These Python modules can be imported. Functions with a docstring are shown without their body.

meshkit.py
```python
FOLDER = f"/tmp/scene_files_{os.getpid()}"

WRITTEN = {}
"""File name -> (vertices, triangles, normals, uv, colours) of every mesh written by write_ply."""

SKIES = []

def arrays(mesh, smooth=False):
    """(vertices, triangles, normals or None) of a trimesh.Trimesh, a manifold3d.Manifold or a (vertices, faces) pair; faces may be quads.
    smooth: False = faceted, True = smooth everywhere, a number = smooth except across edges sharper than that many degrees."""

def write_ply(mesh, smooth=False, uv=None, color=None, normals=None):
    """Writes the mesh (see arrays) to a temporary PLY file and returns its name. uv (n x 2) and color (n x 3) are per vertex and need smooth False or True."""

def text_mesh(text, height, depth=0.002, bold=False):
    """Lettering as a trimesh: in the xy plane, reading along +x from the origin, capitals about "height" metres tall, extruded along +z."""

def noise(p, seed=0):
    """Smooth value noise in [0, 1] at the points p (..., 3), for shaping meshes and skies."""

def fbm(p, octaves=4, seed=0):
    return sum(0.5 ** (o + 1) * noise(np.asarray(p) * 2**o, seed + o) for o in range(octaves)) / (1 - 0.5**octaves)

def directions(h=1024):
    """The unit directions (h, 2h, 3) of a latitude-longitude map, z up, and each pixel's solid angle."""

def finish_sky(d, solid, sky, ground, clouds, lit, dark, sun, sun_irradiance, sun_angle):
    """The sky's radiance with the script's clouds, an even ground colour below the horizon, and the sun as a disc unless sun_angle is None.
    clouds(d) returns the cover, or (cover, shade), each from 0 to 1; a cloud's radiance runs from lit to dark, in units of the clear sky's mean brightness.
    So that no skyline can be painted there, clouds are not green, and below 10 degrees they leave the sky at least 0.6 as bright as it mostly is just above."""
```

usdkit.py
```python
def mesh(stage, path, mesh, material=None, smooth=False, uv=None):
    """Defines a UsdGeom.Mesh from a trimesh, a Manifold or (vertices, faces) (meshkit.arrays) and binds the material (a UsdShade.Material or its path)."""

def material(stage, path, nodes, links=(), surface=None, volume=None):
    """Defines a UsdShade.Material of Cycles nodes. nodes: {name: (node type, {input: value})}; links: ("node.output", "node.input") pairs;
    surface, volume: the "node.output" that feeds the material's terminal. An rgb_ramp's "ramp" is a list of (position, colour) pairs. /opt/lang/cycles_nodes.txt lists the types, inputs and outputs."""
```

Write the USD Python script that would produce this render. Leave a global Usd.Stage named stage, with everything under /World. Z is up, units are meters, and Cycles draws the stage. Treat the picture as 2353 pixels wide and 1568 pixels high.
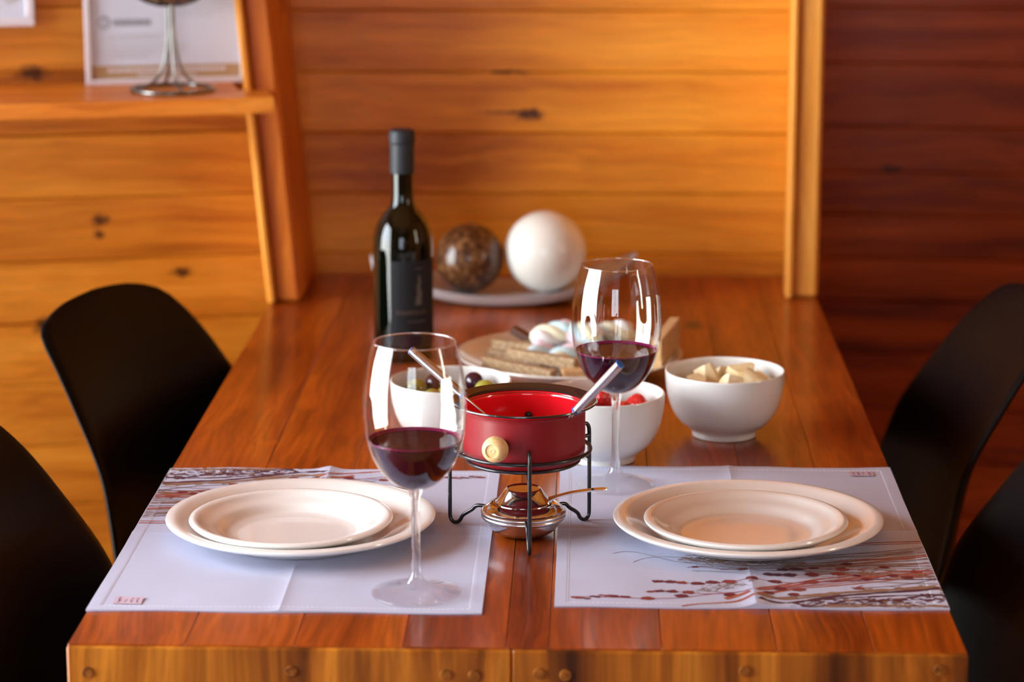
import math, random
import numpy as np, trimesh
import usdkit, meshkit
from pxr import Usd, UsdGeom, UsdLux, UsdShade, Gf, Sdf, Vt
from scipy.interpolate import PchipInterpolator, CubicSpline

stage = Usd.Stage.CreateInMemory()
UsdGeom.SetStageUpAxis(stage, 'Z'); UsdGeom.SetStageMetersPerUnit(stage, 1.0)
UsdGeom.Xform.Define(stage, '/World'); UsdGeom.Scope.Define(stage, '/World/Looks')
rng = np.random.default_rng(7)

# ------------------------------------------------------------------ camera, light, exposure
cam = UsdGeom.Camera.Define(stage, '/World/camera')
cam.AddTransformOp().Set(Gf.Matrix4d(0.99956876, 0.02936497, 0, 0, -0.00632308, 0.21523463, 0.9765419, 0,
                                     0.02867612, -0.97612077, 0.21532749, 0, 0, 0, 1.4682, 1))
cam.CreateHorizontalApertureAttr(36.0); cam.CreateFocalLengthAttr(91.8)
cam.CreateFStopAttr(4.5); cam.CreateFocusDistanceAttr(2.50)
cam.CreateExposureAttr(0.78)

def rect_light(name, center, normal, w, h, color, intensity):
    L = UsdLux.RectLight.Define(stage, '/World/' + name)
    n = np.array(normal, float); n /= np.linalg.norm(n); zax = -n
    up = np.array([0, 0, 1.0]); x = np.cross(up, zax); x /= np.linalg.norm(x); y = np.cross(zax, x)
    m = Gf.Matrix4d(*x, 0, *y, 0, *zax, 0, *map(float, center), 1)
    L.AddTransformOp().Set(m)
    L.CreateWidthAttr(w); L.CreateHeightAttr(h); L.CreateColorAttr(Gf.Vec3f(*color)); L.CreateIntensityAttr(intensity)
    return L
# daylight through the big window on the left, a narrower one on the right and the glazed doors behind the camera
rect_light('daylight_left', (-2.12, 2.05, 1.58), (1, 0, 0), 2.06, 1.24, (0.87, 0.94, 1.0), 9.6)
rect_light('terrace_light_left', (-2.12, 2.05, .54), (1, 0, 0), 2.06, .84, (0.97, 1.0, 0.90), 8.5)
rect_light('daylight_right', (2.22, 1.75, 1.50), (-1, 0, 0), 0.26, 1.30, (1.0, 0.90, 0.66), 7.0)
rect_light('daylight_behind', (-0.35, -1.72, 1.35), (0, 1, 0), 1.5, 1.7, (0.88, 0.95, 1.0), 1.0)
dome = UsdLux.DomeLight.Define(stage, '/World/sky'); dome.CreateColorAttr(Gf.Vec3f(0.75, 0.87, 1.0)); dome.CreateIntensityAttr(1.0)

# ------------------------------------------------------------------ naming helpers
used = {}
def numbered(parent, name):
    k = (parent, name); n = used.get(k, 0); used[k] = n + 1
    return f'{parent}/{name}' if n == 0 else f'{parent}/{name}_{n:03d}'
def path(p): return p if isinstance(p, str) else str(p.GetPath())
def tag(prim, label=None, category=None, group=None, kind=None):
    for k, v in (('label', label), ('category', category), ('group', group), ('kind', kind)):
        if v: prim.SetCustomDataByKey(k, v)
    return prim
def place(x, loc, rz=0, rx=0, ry=0):
    if any(loc): x.AddTranslateOp().Set(Gf.Vec3d(*map(float, loc)))
    if rz: x.AddRotateZOp().Set(float(rz))
    if ry: x.AddRotateYOp().Set(float(ry))
    if rx: x.AddRotateXOp().Set(float(rx))
def thing(name, label, cat, loc=(0, 0, 0), rz=0, group=None, kind=None, rx=0, ry=0):
    x = UsdGeom.Xform.Define(stage, numbered('/World', name)); place(x, loc, rz, rx, ry)
    return tag(x.GetPrim(), label, cat, group, kind)
def part(parent, name, mesh, mat, label=None, smooth=False, kind=None):
    m = usdkit.mesh(stage, numbered(path(parent), name), mesh, mat, smooth)
    return tag(m.GetPrim(), label=label, kind=kind)
def single(name, mesh, mat, label, cat, loc=(0, 0, 0), rz=0, rx=0, ry=0, group=None, smooth=False, kind=None):
    m = usdkit.mesh(stage, numbered('/World', name), mesh, mat, smooth); place(m, loc, rz, rx, ry)
    return tag(m.GetPrim(), label, cat, group, kind)
def structure(name, mesh, mat, smooth=False):
    m = usdkit.mesh(stage, numbered('/World', name), mesh, mat, smooth); return tag(m.GetPrim(), kind='structure')
def copy_of(src, label, loc=(0, 0, 0), rz=0, rx=0, ry=0, group=None):
    name = src.GetName(); cat = src.GetCustomDataByKey('category')
    x = UsdGeom.Xform.Define(stage, numbered('/World', name)); p = x.GetPrim()
    p.GetReferences().AddInternalReference(src.GetPath()); x.ClearXformOpOrder()
    M = Gf.Matrix4d(1); 
    M = Gf.Matrix4d().SetRotate(Gf.Rotation(Gf.Vec3d(1, 0, 0), rx)) * Gf.Matrix4d().SetRotate(Gf.Rotation(Gf.Vec3d(0, 1, 0), ry)) \
        * Gf.Matrix4d().SetRotate(Gf.Rotation(Gf.Vec3d(0, 0, 1), rz)) * Gf.Matrix4d().SetTranslate(Gf.Vec3d(*map(float, loc)))
    x.AddTransformOp(opSuffix='copy').Set(M)
    p.SetInstanceable(True)
    return tag(p, label, cat, group or src.GetCustomDataByKey('group'))

# ------------------------------------------------------------------ mesh helpers
def cat_(*ms): return trimesh.util.concatenate(list(ms))
def cbox(lo, hi, c=0.0):
    lo, hi = np.array(lo, float), np.array(hi, float)
    if c <= 0:
        b = trimesh.creation.box(hi - lo); b.apply_translation((lo + hi) / 2); return b
    P = []
    for s in np.ndindex(2, 2, 2):
        v = np.where(s, hi, lo); d = np.where(s, -c, c)
        for k in range(3):
            q = v + d; q[k] = v[k]; P.append(q)
    return trimesh.convex.convex_hull(np.array(P))
def lathe(profile, n=96, closed=True, fine=None):
    """Revolve (r, z) about z. closed: the profile is a loop or starts and ends on the axis."""
    p = np.array(profile, float)
    a = np.linspace(0, 2 * np.pi, n, endpoint=False)
    V = np.stack([p[:, 0][:, None] * np.cos(a), p[:, 0][:, None] * np.sin(a), np.repeat(p[:, 1][:, None], n, 1)], -1).reshape(-1, 3)
    F = []
    m = len(p); j = np.arange(n); j2 = (j + 1) % n
    for i in range(m - 1):
        A, B, Cc, D = i * n + j, i * n + j2, (i + 1) * n + j2, (i + 1) * n + j
        if p[i, 0] > 1e-9: F.append(np.stack([A, B, Cc], 1))
        if p[i + 1, 0] > 1e-9: F.append(np.stack([A, Cc, D], 1))
    t = trimesh.Trimesh(V, np.vstack(F), process=False); t.merge_vertices()
    return t
def curve(pts, n=60):
    """Smooth open 2D or 3D curve through the points."""
    pts = np.array(pts, float); s = np.r_[0, np.cumsum(np.linalg.norm(np.diff(pts, axis=0), axis=1))]
    q = np.linspace(0, s[-1], n)
    return np.stack([PchipInterpolator(s, pts[:, k])(q) for k in range(pts.shape[1])], 1)
def spline(pts, n=60):
    pts = np.array(pts, float); s = np.r_[0, np.cumsum(np.linalg.norm(np.diff(pts, axis=0), axis=1))]
    return CubicSpline(s, pts)(np.linspace(0, s[-1], n))
def tube(pts, r, n=12, closed=False, caps=True):
    P = np.array(pts, float); m = len(P); r = np.broadcast_to(np.asarray(r, float), (m,))
    T = np.gradient(P, axis=0) if not closed else np.roll(P, -1, 0) - np.roll(P, 1, 0)
    T /= np.linalg.norm(T, axis=1)[:, None]
    ref = np.array([0, 0, 1.0]) if abs(T[0, 2]) < .9 else np.array([1.0, 0, 0])
    N = np.cross(T[0], ref); N /= np.linalg.norm(N); Ns = [N]
    for i in range(1, m):
        N = Ns[-1] - T[i] * np.dot(Ns[-1], T[i]); Ns.append(N / np.linalg.norm(N))
    Ns = np.array(Ns); B = np.cross(T, Ns); a = np.linspace(0, 2 * np.pi, n, endpoint=False)
    V = (P[:, None] + r[:, None, None] * (Ns[:, None] * np.cos(a)[None, :, None] + B[:, None] * np.sin(a)[None, :, None])).reshape(-1, 3)
    j = np.arange(n); j2 = (j + 1) % n; F = []
    for i in range(m if closed else m - 1):
        i2 = (i + 1) % m
        F += [np.stack([i * n + j, i * n + j2, i2 * n + j2], 1), np.stack([i * n + j, i2 * n + j2, i2 * n + j], 1)]
    if not closed and caps:
        V = np.vstack([V, P[0], P[-1]]); c0 = m * n
        F += [np.stack([np.full(n, c0), j2, j], 1), np.stack([np.full(n, c0 + 1), (m - 1) * n + j, (m - 1) * n + j2], 1)]
    t = trimesh.Trimesh(V, np.vstack(F), process=False)
    if t.volume < 0: t.invert()
    return t
def ring(r, z, tr, n=96, c=(0, 0)):
    a = np.linspace(0, 2 * np.pi, n, endpoint=False)
    return tube(np.stack([c[0] + r * np.cos(a), c[1] + r * np.sin(a), np.full(n, z)], 1), tr, 12, True)
def grid_solid(top, bottom):
    """Closed mesh between two (n, m, 3) grids."""
    n, m, _ = top.shape; V = np.vstack([top.reshape(-1, 3), bottom.reshape(-1, 3)]); o = n * m
    I = np.arange(n * m).reshape(n, m); a, b, c, d = I[:-1, :-1].ravel(), I[1:, :-1].ravel(), I[1:, 1:].ravel(), I[:-1, 1:].ravel()
    F = [np.stack([a, b, c], 1), np.stack([a, c, d], 1), o + np.stack([a, c, b], 1), o + np.stack([a, d, c], 1)]
    loop = np.r_[I[:, 0], I[-1, 1:], I[-2::-1, -1], I[0, -2:0:-1]]; l2 = np.roll(loop, -1)
    F += [np.stack([loop, o + loop, o + l2], 1), np.stack([loop, o + l2, l2], 1)]
    t = trimesh.Trimesh(V, np.vstack(F), process=False)
    if t.volume < 0: t.invert()
    return t
def moved(m, loc=(0, 0, 0), rz=0, rx=0, ry=0):
    m = m.copy(); R = trimesh.transformations.euler_matrix(math.radians(rx), math.radians(ry), math.radians(rz), 'sxyz')
    m.apply_transform(R); m.apply_translation(loc); return m
def prism(poly, z0, z1):
    """Upright prism over a convex or simple plan polygon."""
    from shapely.geometry import Polygon
    m = trimesh.creation.extrude_polygon(Polygon(poly), z1 - z0, engine='earcut'); m.apply_translation([0, 0, z0]); return m
def aim(m, a, b):
    """Take a mesh lying along +x from 0 to 1 unit length as is, and lay its x axis from a towards b."""
    a, b = np.array(a, float), np.array(b, float); d = b - a; d /= np.linalg.norm(d)
    up = np.array([0, 0, 1.0]); s = np.cross(up, d); s /= np.linalg.norm(s); u = np.cross(d, s)
    T = np.eye(4); T[:3, 0], T[:3, 1], T[:3, 2], T[:3, 3] = d, s, u, a
    m = m.copy(); m.apply_transform(T); return m

# ------------------------------------------------------------------ materials
def MAT(name, nodes, links, surface, volume=None): return usdkit.material(stage, '/World/Looks/' + name, nodes, links, surface, volume)
def plain(name, color, rough=.5, **kw):
    return MAT(name, {'p': ('principled_bsdf', {'base_color': color, 'roughness': rough, **kw})}, [], 'p.BSDF')
def wood(name, along, stops, fine=.84, rough=.42, coat=.08, knots=(), offset=(0, 0, 0), band=26., streak=1.3, contrast=1., rnd=.25, knot_color=(.06, .016, .004), bump=.15, spec=.18, coat_rough=.2):
    """Sawn softwood: bands stretched along one axis, fine streaks, knots at given places (x, y, z, radii)."""
    ax = 'xyz'.index(along)
    sc = [band] * 3; sc[ax] = streak
    fs = [band * 11] * 3; fs[ax] = streak * 4
    N = {'tc': ('texture_coordinate', {}), 'oi': ('object_info', {}),
         'off': ('vector_math', {'math_type': 'add', 'vector2': tuple(offset)}),
         'warp': ('noise_texture', {'scale': 3.2, 'detail': 2.0}),
         'wv': ('vector_math', {'math_type': 'multiply_add', 'vector2': tuple(.05 if k != ax else 0 for k in range(3))}),
         'm1': ('mapping', {'scale': tuple(sc)}), 'm2': ('mapping', {'scale': tuple(fs)}),
         'n1': ('noise_texture', {'scale': 1.0, 'detail': 4.0, 'roughness': .55}),
         'n2': ('noise_texture', {'scale': 1.0, 'detail': 2.0}),
         'n3': ('noise_texture', {'scale': 2.1, 'detail': 1.0}),
         'c1': ('map_range', {'from_min': .5 - .22 / contrast, 'from_max': .5 + .22 / contrast, 'to_min': 0., 'to_max': 1., 'clamp': True}),
         'a1': ('math', {'math_type': 'multiply_add', 'value2': .45, 'value3': -.22}),
         'a2': ('math', {'math_type': 'add'}),
         'a3': ('math', {'math_type': 'multiply_add', 'value2': rnd, 'value3': -rnd / 2}),
         'a4': ('math', {'math_type': 'add', 'use_clamp': True}),
         'ramp': ('rgb_ramp', {'ramp': stops}),
         'fr': ('map_range', {'from_min': .3, 'from_max': .7, 'to_min': fine, 'to_max': 1.1, 'clamp': True}),
         'mul': ('mix', {'mix_type': 'multiply', 'fac': 1.0}),
         'cc': ('combine_xyz', {}),
         'b': ('bump', {'strength': bump, 'distance': .002}),
         'p': ('principled_bsdf', {'roughness': rough, 'coat_weight': coat, 'coat_roughness': coat_rough, 'specular_ior_level': spec})}
    Lk = [('tc.object', 'off.vector1'), ('off.vector', 'warp.vector'), ('warp.color', 'wv.vector1'), ('off.vector', 'wv.vector3'),
          ('wv.vector', 'm1.vector'), ('wv.vector', 'm2.vector'), ('m1.vector', 'n1.vector'), ('m2.vector', 'n2.vector'), ('off.vector', 'n3.vector'),
          ('n1.fac', 'c1.value'), ('n3.fac', 'a1.value1'), ('c1.result', 'a2.value1'), ('a1.value', 'a2.value2'),
          ('oi.random', 'a3.value1'), ('a2.value', 'a4.value1'), ('a3.value', 'a4.value2'), ('a4.value', 'ramp.fac'),
          ('n2.fac', 'fr.value'), ('fr.result', 'cc.x'), ('fr.result', 'cc.y'), ('fr.result', 'cc.z'),
          ('ramp.color', 'mul.color1'), ('cc.vector', 'mul.color2'), ('n2.fac', 'b.height'), ('b.normal', 'p.normal')]
    last = 'mul.color'
    for k, (c, r) in enumerate(knots):
        inv = tuple(1 / x if x > 0 else 0. for x in r)
        N[f'ks{k}'] = ('vector_math', {'math_type': 'multiply_add', 'vector2': inv, 'vector3': tuple(-a * b for a, b in zip(c, inv))})
        N[f'kl{k}'] = ('vector_math', {'math_type': 'length'})
        N[f'kn{k}'] = ('math', {'math_type': 'multiply_add', 'value2': 1.7, 'value3': -.85})
        N[f'ka{k}'] = ('math', {'math_type': 'add'})
        N[f'kr{k}'] = ('map_range', {'from_min': .55, 'from_max': 1.35, 'to_min': .93, 'to_max': 0., 'clamp': True})
        N[f'km{k}'] = ('mix', {'mix_type': 'mix', 'color2': knot_color})
        Lk += [('tc.object', f'ks{k}.vector1'), (f'ks{k}.vector', f'kl{k}.vector1'), ('kz.fac', f'kn{k}.value1'), (f'kl{k}.value', f'ka{k}.value1'),
               (f'kn{k}.value', f'ka{k}.value2'), (f'ka{k}.value', f'kr{k}.value'), (f'kr{k}.result', f'km{k}.fac'), (last, f'km{k}.color1')]
        last = f'km{k}.color'
    if knots:
        N['kz'] = ('noise_texture', {'scale': 110., 'detail': 3.0}); Lk.append(('tc.object', 'kz.vector'))
    Lk.append((last, 'p.base_color'))
    return MAT(name, N, Lk, 'p.BSDF')

WALL = [(0, (.36, .088, .004)), (.28, (.56, .172, .008)), (.6, (.69, .245, .015)), (1, (.79, .32, .028))]
m_wall_left = wood('pine_wall_left', 'x', [(p, (c[0] * .86, c[1] * .84, c[2])) for p, c in WALL], offset=(3.1, 0, 1.7), knots=[((-.235, 0, .850), (.011, 0, .008)), ((-.237, 0, .830), (.007, 0, .006)),
    ((.022, 0, .848), (.006, 0, .005)), ((-.124, 0, .772), (.013, 0, .007)), ((-.315, 0, .703), (.014, 0, .012)), ((-.208, 0, 1.092), (.014, 0, .011)), ((-.318, 0, 1.056), (.02, 0, .010))])
m_wall_back = wood('pine_wall_back', 'x', WALL, offset=(.4, 0, 5.3), band=20, knots=[((-.083, 0, .983), (.02, 0, .0085)), ((-.115, 0, 1.043), (.028, 0, .003)), ((-.10, 0, .985), (.045, 0, .002))])
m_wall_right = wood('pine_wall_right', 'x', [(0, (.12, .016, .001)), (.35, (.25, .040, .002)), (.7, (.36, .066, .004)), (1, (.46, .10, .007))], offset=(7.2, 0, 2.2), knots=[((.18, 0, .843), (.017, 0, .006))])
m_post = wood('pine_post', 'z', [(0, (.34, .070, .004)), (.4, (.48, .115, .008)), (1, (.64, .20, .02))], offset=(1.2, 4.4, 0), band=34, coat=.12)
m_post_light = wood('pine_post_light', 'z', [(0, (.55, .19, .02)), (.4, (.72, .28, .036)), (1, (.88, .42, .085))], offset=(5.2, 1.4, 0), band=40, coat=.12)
m_shelf = wood('pine_shelf', 'x', [(0, (.46, .11, .008)), (.4, (.64, .19, .016)), (1, (.82, .32, .045))], offset=(2.2, .4, 0), band=30, coat=.15)
TABLE = [(0, (.10, .014, .001)), (.3, (.24, .038, .002)), (.65, (.36, .066, .003)), (1, (.46, .10, .006))]
m_table = [wood('table_board_a', 'y', TABLE, offset=(.3, 1.1, 0), band=22, streak=1.6, fine=.62, rough=.34, coat=.32, spec=.2, coat_rough=.14, knots=[((-.255, 2.674, .75), (.010, .012, 0))], knot_color=(.30, .17, .09)),
           wood('table_board_b', 'y', TABLE, offset=(4.3, 7.1, 0), band=16, streak=1.2, fine=.62, rough=.34, coat=.32, spec=.2, coat_rough=.14, knots=[((.14, 3.36, .75), (.012, .03, 0))]),
           wood('table_board_c', 'y', [(p, (c[0] * .75, c[1] * .7, c[2] * .75)) for p, c in TABLE], offset=(9.3, 2.1, 0), band=28, streak=1.6, fine=.62, rough=.34, coat=.32, spec=.2, coat_rough=.14)]
APR = [(0, (.055, .013, .002)), (.35, (.20, .052, .004)), (.7, (.38, .115, .009)), (1, (.52, .18, .016))]
m_apron = [wood('apron_a', 'z', APR, offset=(.7, 0, 0), band=17, streak=.8, coat=.2, contrast=1.8, fine=.7), wood('apron_b', 'z', APR, offset=(6.7, 0, 0), band=15, streak=.8, coat=.2, contrast=1.8, fine=.7)]
m_peg = wood('apron_peg', 'y', [(0, (.10, .025, .003)), (1, (.36, .12, .015))], band=160, streak=20)
m_room = wood('room_boards', 'y', [(0, (.22, .06, .008)), (.5, (.42, .14, .02)), (1, (.56, .22, .04))], band=9)
m_floor = wood('floor_boards', 'x', [(0, (.16, .05, .012)), (.5, (.30, .10, .02)), (1, (.42, .16, .04))], band=9)
m_ceil = wood('ceiling_boards', 'x', [(0, (.36, .13, .03)), (.5, (.52, .21, .05)), (1, (.66, .30, .09))], band=9)
m_frame_white = plain('painted_frame', (.75, .74, .72), .4)
m_ceramic = plain('white_ceramic', (.80, .775, .745), .22, specular_ior_level=.5, coat_weight=.6, coat_roughness=.04)
m_bowl = plain('white_bowl_ceramic', (.68, .66, .625), .25, coat_weight=.5, coat_roughness=.05)
m_black_plastic = plain('black_plastic', (.0020, .0020, .0025), .42, specular_ior_level=.11)
m_black_wire = plain('black_enamelled_wire', (.006, .006, .009), .3, specular_ior_level=.45, coat_weight=.25)
m_black_metal = plain('black_painted_metal', (.010, .010, .012), .35)
m_red_out = plain('red_enamel_outside', (.215, .005, .009), .45, specular_ior_level=.3, coat_weight=.15, coat_roughness=.25)
m_red_in = plain('red_enamel_inside', (.72, .010, .018), .16, coat_weight=.7, coat_roughness=.05)
m_rim = plain('black_rim', (.012, .009, .012), .22, coat_weight=.5)
m_steel = plain('polished_steel', (.72, .70, .68), .10, metallic=1.0)
m_steel_brush = plain('brushed_steel', (.68, .67, .69), .24, metallic=1.0)
m_satin = plain('satin_aluminium', (.55, .52, .58), .19, metallic=.92)
m_chrome = plain('bright_wire', (.26, .25, .23), .3, metallic=1.0)
m_blue = plain('blue_cap', (.015, .12, .45), .3)
m_glass = MAT('clear_glass', {'lw': ('layer_weight', {'blend': .5}), 'pw': ('math', {'math_type': 'power', 'value2': 4.0}), 'ma': ('math', {'math_type': 'multiply_add', 'value2': .7, 'value3': .05, 'use_clamp': True}),
    't': ('transparent_bsdf', {'color': (.97, .97, .97)}), 'g': ('glossy_bsdf', {'color': (1, 1, 1), 'roughness': .0}), 'mx': ('mix_closure', {}), 'gl': ('glass_bsdf', {'color': (1, 1, 1), 'roughness': 0., 'IOR': 1.5}), 'm2': ('mix_closure', {'fac': .45})},
    [('lw.facing', 'pw.value1'), ('pw.value', 'ma.value1'), ('ma.value', 'mx.fac'), ('t.BSDF', 'mx.closure1'), ('g.BSDF', 'mx.closure2'), ('gl.BSDF', 'm2.closure1'), ('mx.closure', 'm2.closure2')], 'm2.closure')
m_thin = MAT('thin_glass', {'lw': ('layer_weight', {'blend': .5}), 'pw': ('math', {'math_type': 'power', 'value2': 4.0}), 'ma': ('math', {'math_type': 'multiply_add', 'value2': .75, 'value3': .045, 'use_clamp': True}),
    't': ('transparent_bsdf', {'color': (.985, .985, .985)}), 'g': ('glossy_bsdf', {'color': (1, 1, 1), 'roughness': .0}), 'mx': ('mix_closure', {})},
    [('lw.facing', 'pw.value1'), ('pw.value', 'ma.value1'), ('ma.value', 'mx.fac'), ('t.BSDF', 'mx.closure1'), ('g.BSDF', 'mx.closure2')], 'mx.closure')
m_foot = MAT('foot_glass', {'lw': ('layer_weight', {'blend': .5}), 'pw': ('math', {'math_type': 'power', 'value2': 5.0}), 'ma': ('math', {'math_type': 'multiply_add', 'value2': .60, 'value3': .045, 'use_clamp': True}),
    't': ('transparent_bsdf', {'color': (.985, .985, .985)}), 'g': ('glossy_bsdf', {'color': (1, 1, 1), 'roughness': .0}), 'mx': ('mix_closure', {})},
    [('lw.facing', 'pw.value1'), ('pw.value', 'ma.value1'), ('ma.value', 'mx.fac'), ('t.BSDF', 'mx.closure1'), ('g.BSDF', 'mx.closure2')], 'mx.closure')
m_pane = MAT('window_pane', {'fr': ('fresnel', {'IOR': 1.45}), 't': ('transparent_bsdf', {'color': (1, 1, 1)}), 'g': ('glossy_bsdf', {'color': (1, 1, 1), 'roughness': .0}), 'mx': ('mix_closure', {})},
    [('fr.fac', 'mx.fac'), ('t.BSDF', 'mx.closure1'), ('g.BSDF', 'mx.closure2')], 'mx.closure')
m_wine = MAT('red_wine', {'p': ('principled_bsdf', {'base_color': (.018, .001, .010), 'roughness': .03, 'specular_ior_level': .14, 'ior': 1.34})}, [], 'p.BSDF')
m_meniscus = plain('wine_edge', (.17, .008, .06), .1, specular_ior_level=.3)
m_bottle = plain('dark_bottle_glass', (.0012, .0022, .001), .04, specular_ior_level=.5)
m_capsule = plain('capsule', (.016, .018, .023), .5, specular_ior_level=.3)
m_label = plain('bottle_label', (.011, .011, .014), .6, specular_ior_level=.2)
m_print_grey = plain('label_print', (.075, .065, .06), .5)
m_print_gold = plain('label_print_warm', (.11, .07, .045), .5)
m_cloth = MAT('cotton', {'tc': ('texture_coordinate', {}), 'w': ('wave_texture', {'scale': 420., 'bands_direction': 'x'}), 'w2': ('wave_texture', {'scale': 420., 'bands_direction': 'y'}), 'ad': ('math', {'math_type': 'add'}),
    'b': ('bump', {'strength': .10, 'distance': .0004}), 'p': ('principled_bsdf', {'base_color': (.43, .44, .585), 'roughness': .8, 'sheen_weight': .1, 'specular_ior_level': .25})},
    [('tc.object', 'w.vector'), ('tc.object', 'w2.vector'), ('w.fac', 'ad.value1'), ('w2.fac', 'ad.value2'), ('ad.value', 'b.height'), ('b.normal', 'p.normal')], 'p.BSDF')
m_tagc = plain('tag_cloth', (.52, .38, .46), .8)
m_ink = plain('ink', (.10, .06, .14), .8)
m_thread = plain('thread', (.80, .80, .84), .8)
m_pr = [plain('print_maroon', (.14, .010, .014), .8), plain('print_rust', (.36, .075, .035), .8), plain('print_plum', (.075, .010, .022), .8), plain('print_straw', (.24, .125, .075), .8), plain('print_pink_stem', (.30, .035, .055), .8)]
m_bud2 = plain('print_red_brown', (.22, .03, .02), .8)
m_knob = wood('knob_wood', 'y', [(0, (.55, .33, .14)), (.5, (.70, .45, .20)), (1, (.80, .56, .29))], band=90, streak=9, coat=.2, rough=.5)
def speckle(name, a, b, scale, rough=.8, bump=.4, dist=.001):
    return MAT(name, {'tc': ('texture_coordinate', {}), 'n': ('noise_texture', {'scale': scale, 'detail': 3.0}), 'r': ('rgb_ramp', {'ramp': [(.35, a), (.65, b)]}),
        'b': ('bump', {'strength': bump, 'distance': dist}), 'p': ('principled_bsdf', {'roughness': rough})},
        [('tc.object', 'n.vector'), ('n.fac', 'r.fac'), ('r.color', 'p.base_color'), ('n.fac', 'b.height'), ('b.normal', 'p.normal')], 'p.BSDF')
m_wafer = speckle('wafer', (.20, .11, .05), (.60, .42, .24), 420., bump=.7, dist=.0012)
m_wafer_plain = speckle('wafer_plain', (.52, .31, .13), (.66, .42, .20), 260., bump=.4)
m_choc = plain('chocolate', (.10, .035, .018), .45)
m_banana = speckle('banana_flesh', (.74, .57, .30), (.82, .70, .45), 90., rough=.5, bump=.15)
m_grape_g = plain('green_grape', (.30, .30, .05), .25, subsurface_weight=.3, subsurface_scale=.004, coat_weight=.3)
m_grape_d = plain('dark_grape', (.035, .008, .018), .22, coat_weight=.4, coat_roughness=.15)
m_straw = MAT('strawberry_skin', {'tc': ('texture_coordinate', {}), 'v': ('voronoi_texture', {'scale': 300.}), 'r': ('rgb_ramp', {'ramp': [(.0, (.62, .30, .10)), (.16, (.60, .22, .06)), (.24, (.50, .012, .015)), (1, (.62, .03, .025))]}),
    'b': ('bump', {'strength': .8, 'distance': .0012}), 'p': ('principled_bsdf', {'roughness': .3})}, [('tc.object', 'v.vector'), ('v.distance', 'r.fac'), ('r.color', 'p.base_color'), ('v.distance', 'b.height'), ('b.normal', 'p.normal')], 'p.BSDF')
m_leaf = plain('strawberry_leaf', (.10, .22, .04), .6)
m_marsh = [plain('marshmallow_white', (.76, .745, .73), .7), plain('marshmallow_pink', (.78, .60, .67), .7), plain('marshmallow_blue', (.56, .77, .84), .7), plain('marshmallow_yellow', (.78, .75, .54), .7)]
m_silver = MAT('hammered_silver', {'tc': ('texture_coordinate', {}), 'n': ('noise_texture', {'scale': 60., 'detail': 2.0}), 'b': ('bump', {'strength': .25, 'distance': .002}), 'p': ('principled_bsdf', {'base_color': (.56, .54, .55), 'metallic': .25, 'roughness': .33})},
    [('tc.object', 'n.vector'), ('n.fac', 'b.height'), ('b.normal', 'p.normal')], 'p.BSDF')
m_white_ball = plain('cream_gloss', (.71, .685, .62), .3, coat_weight=.6, coat_roughness=.12)
m_brown_ball = MAT('mottled_brown', {'tc': ('texture_coordinate', {}), 'v': ('noise_texture', {'scale': 120., 'detail': 5.0, 'roughness': .75}), 'r': ('rgb_ramp', {'ramp': [(.38, (.02, .007, .003)), (.52, (.09, .032, .010)), (.68, (.30, .14, .05))]}),
    'p': ('principled_bsdf', {'roughness': .45, 'specular_ior_level': .15, 'coat_weight': .7, 'coat_roughness': .03})}, [('tc.object', 'v.vector'), ('v.fac', 'r.fac'), ('r.color', 'p.base_color')], 'p.BSDF')
m_paper = plain('paper', (.60, .64, .75), .6)
m_white_edge = plain('white_frame', (.68, .64, .68), .4)
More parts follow.
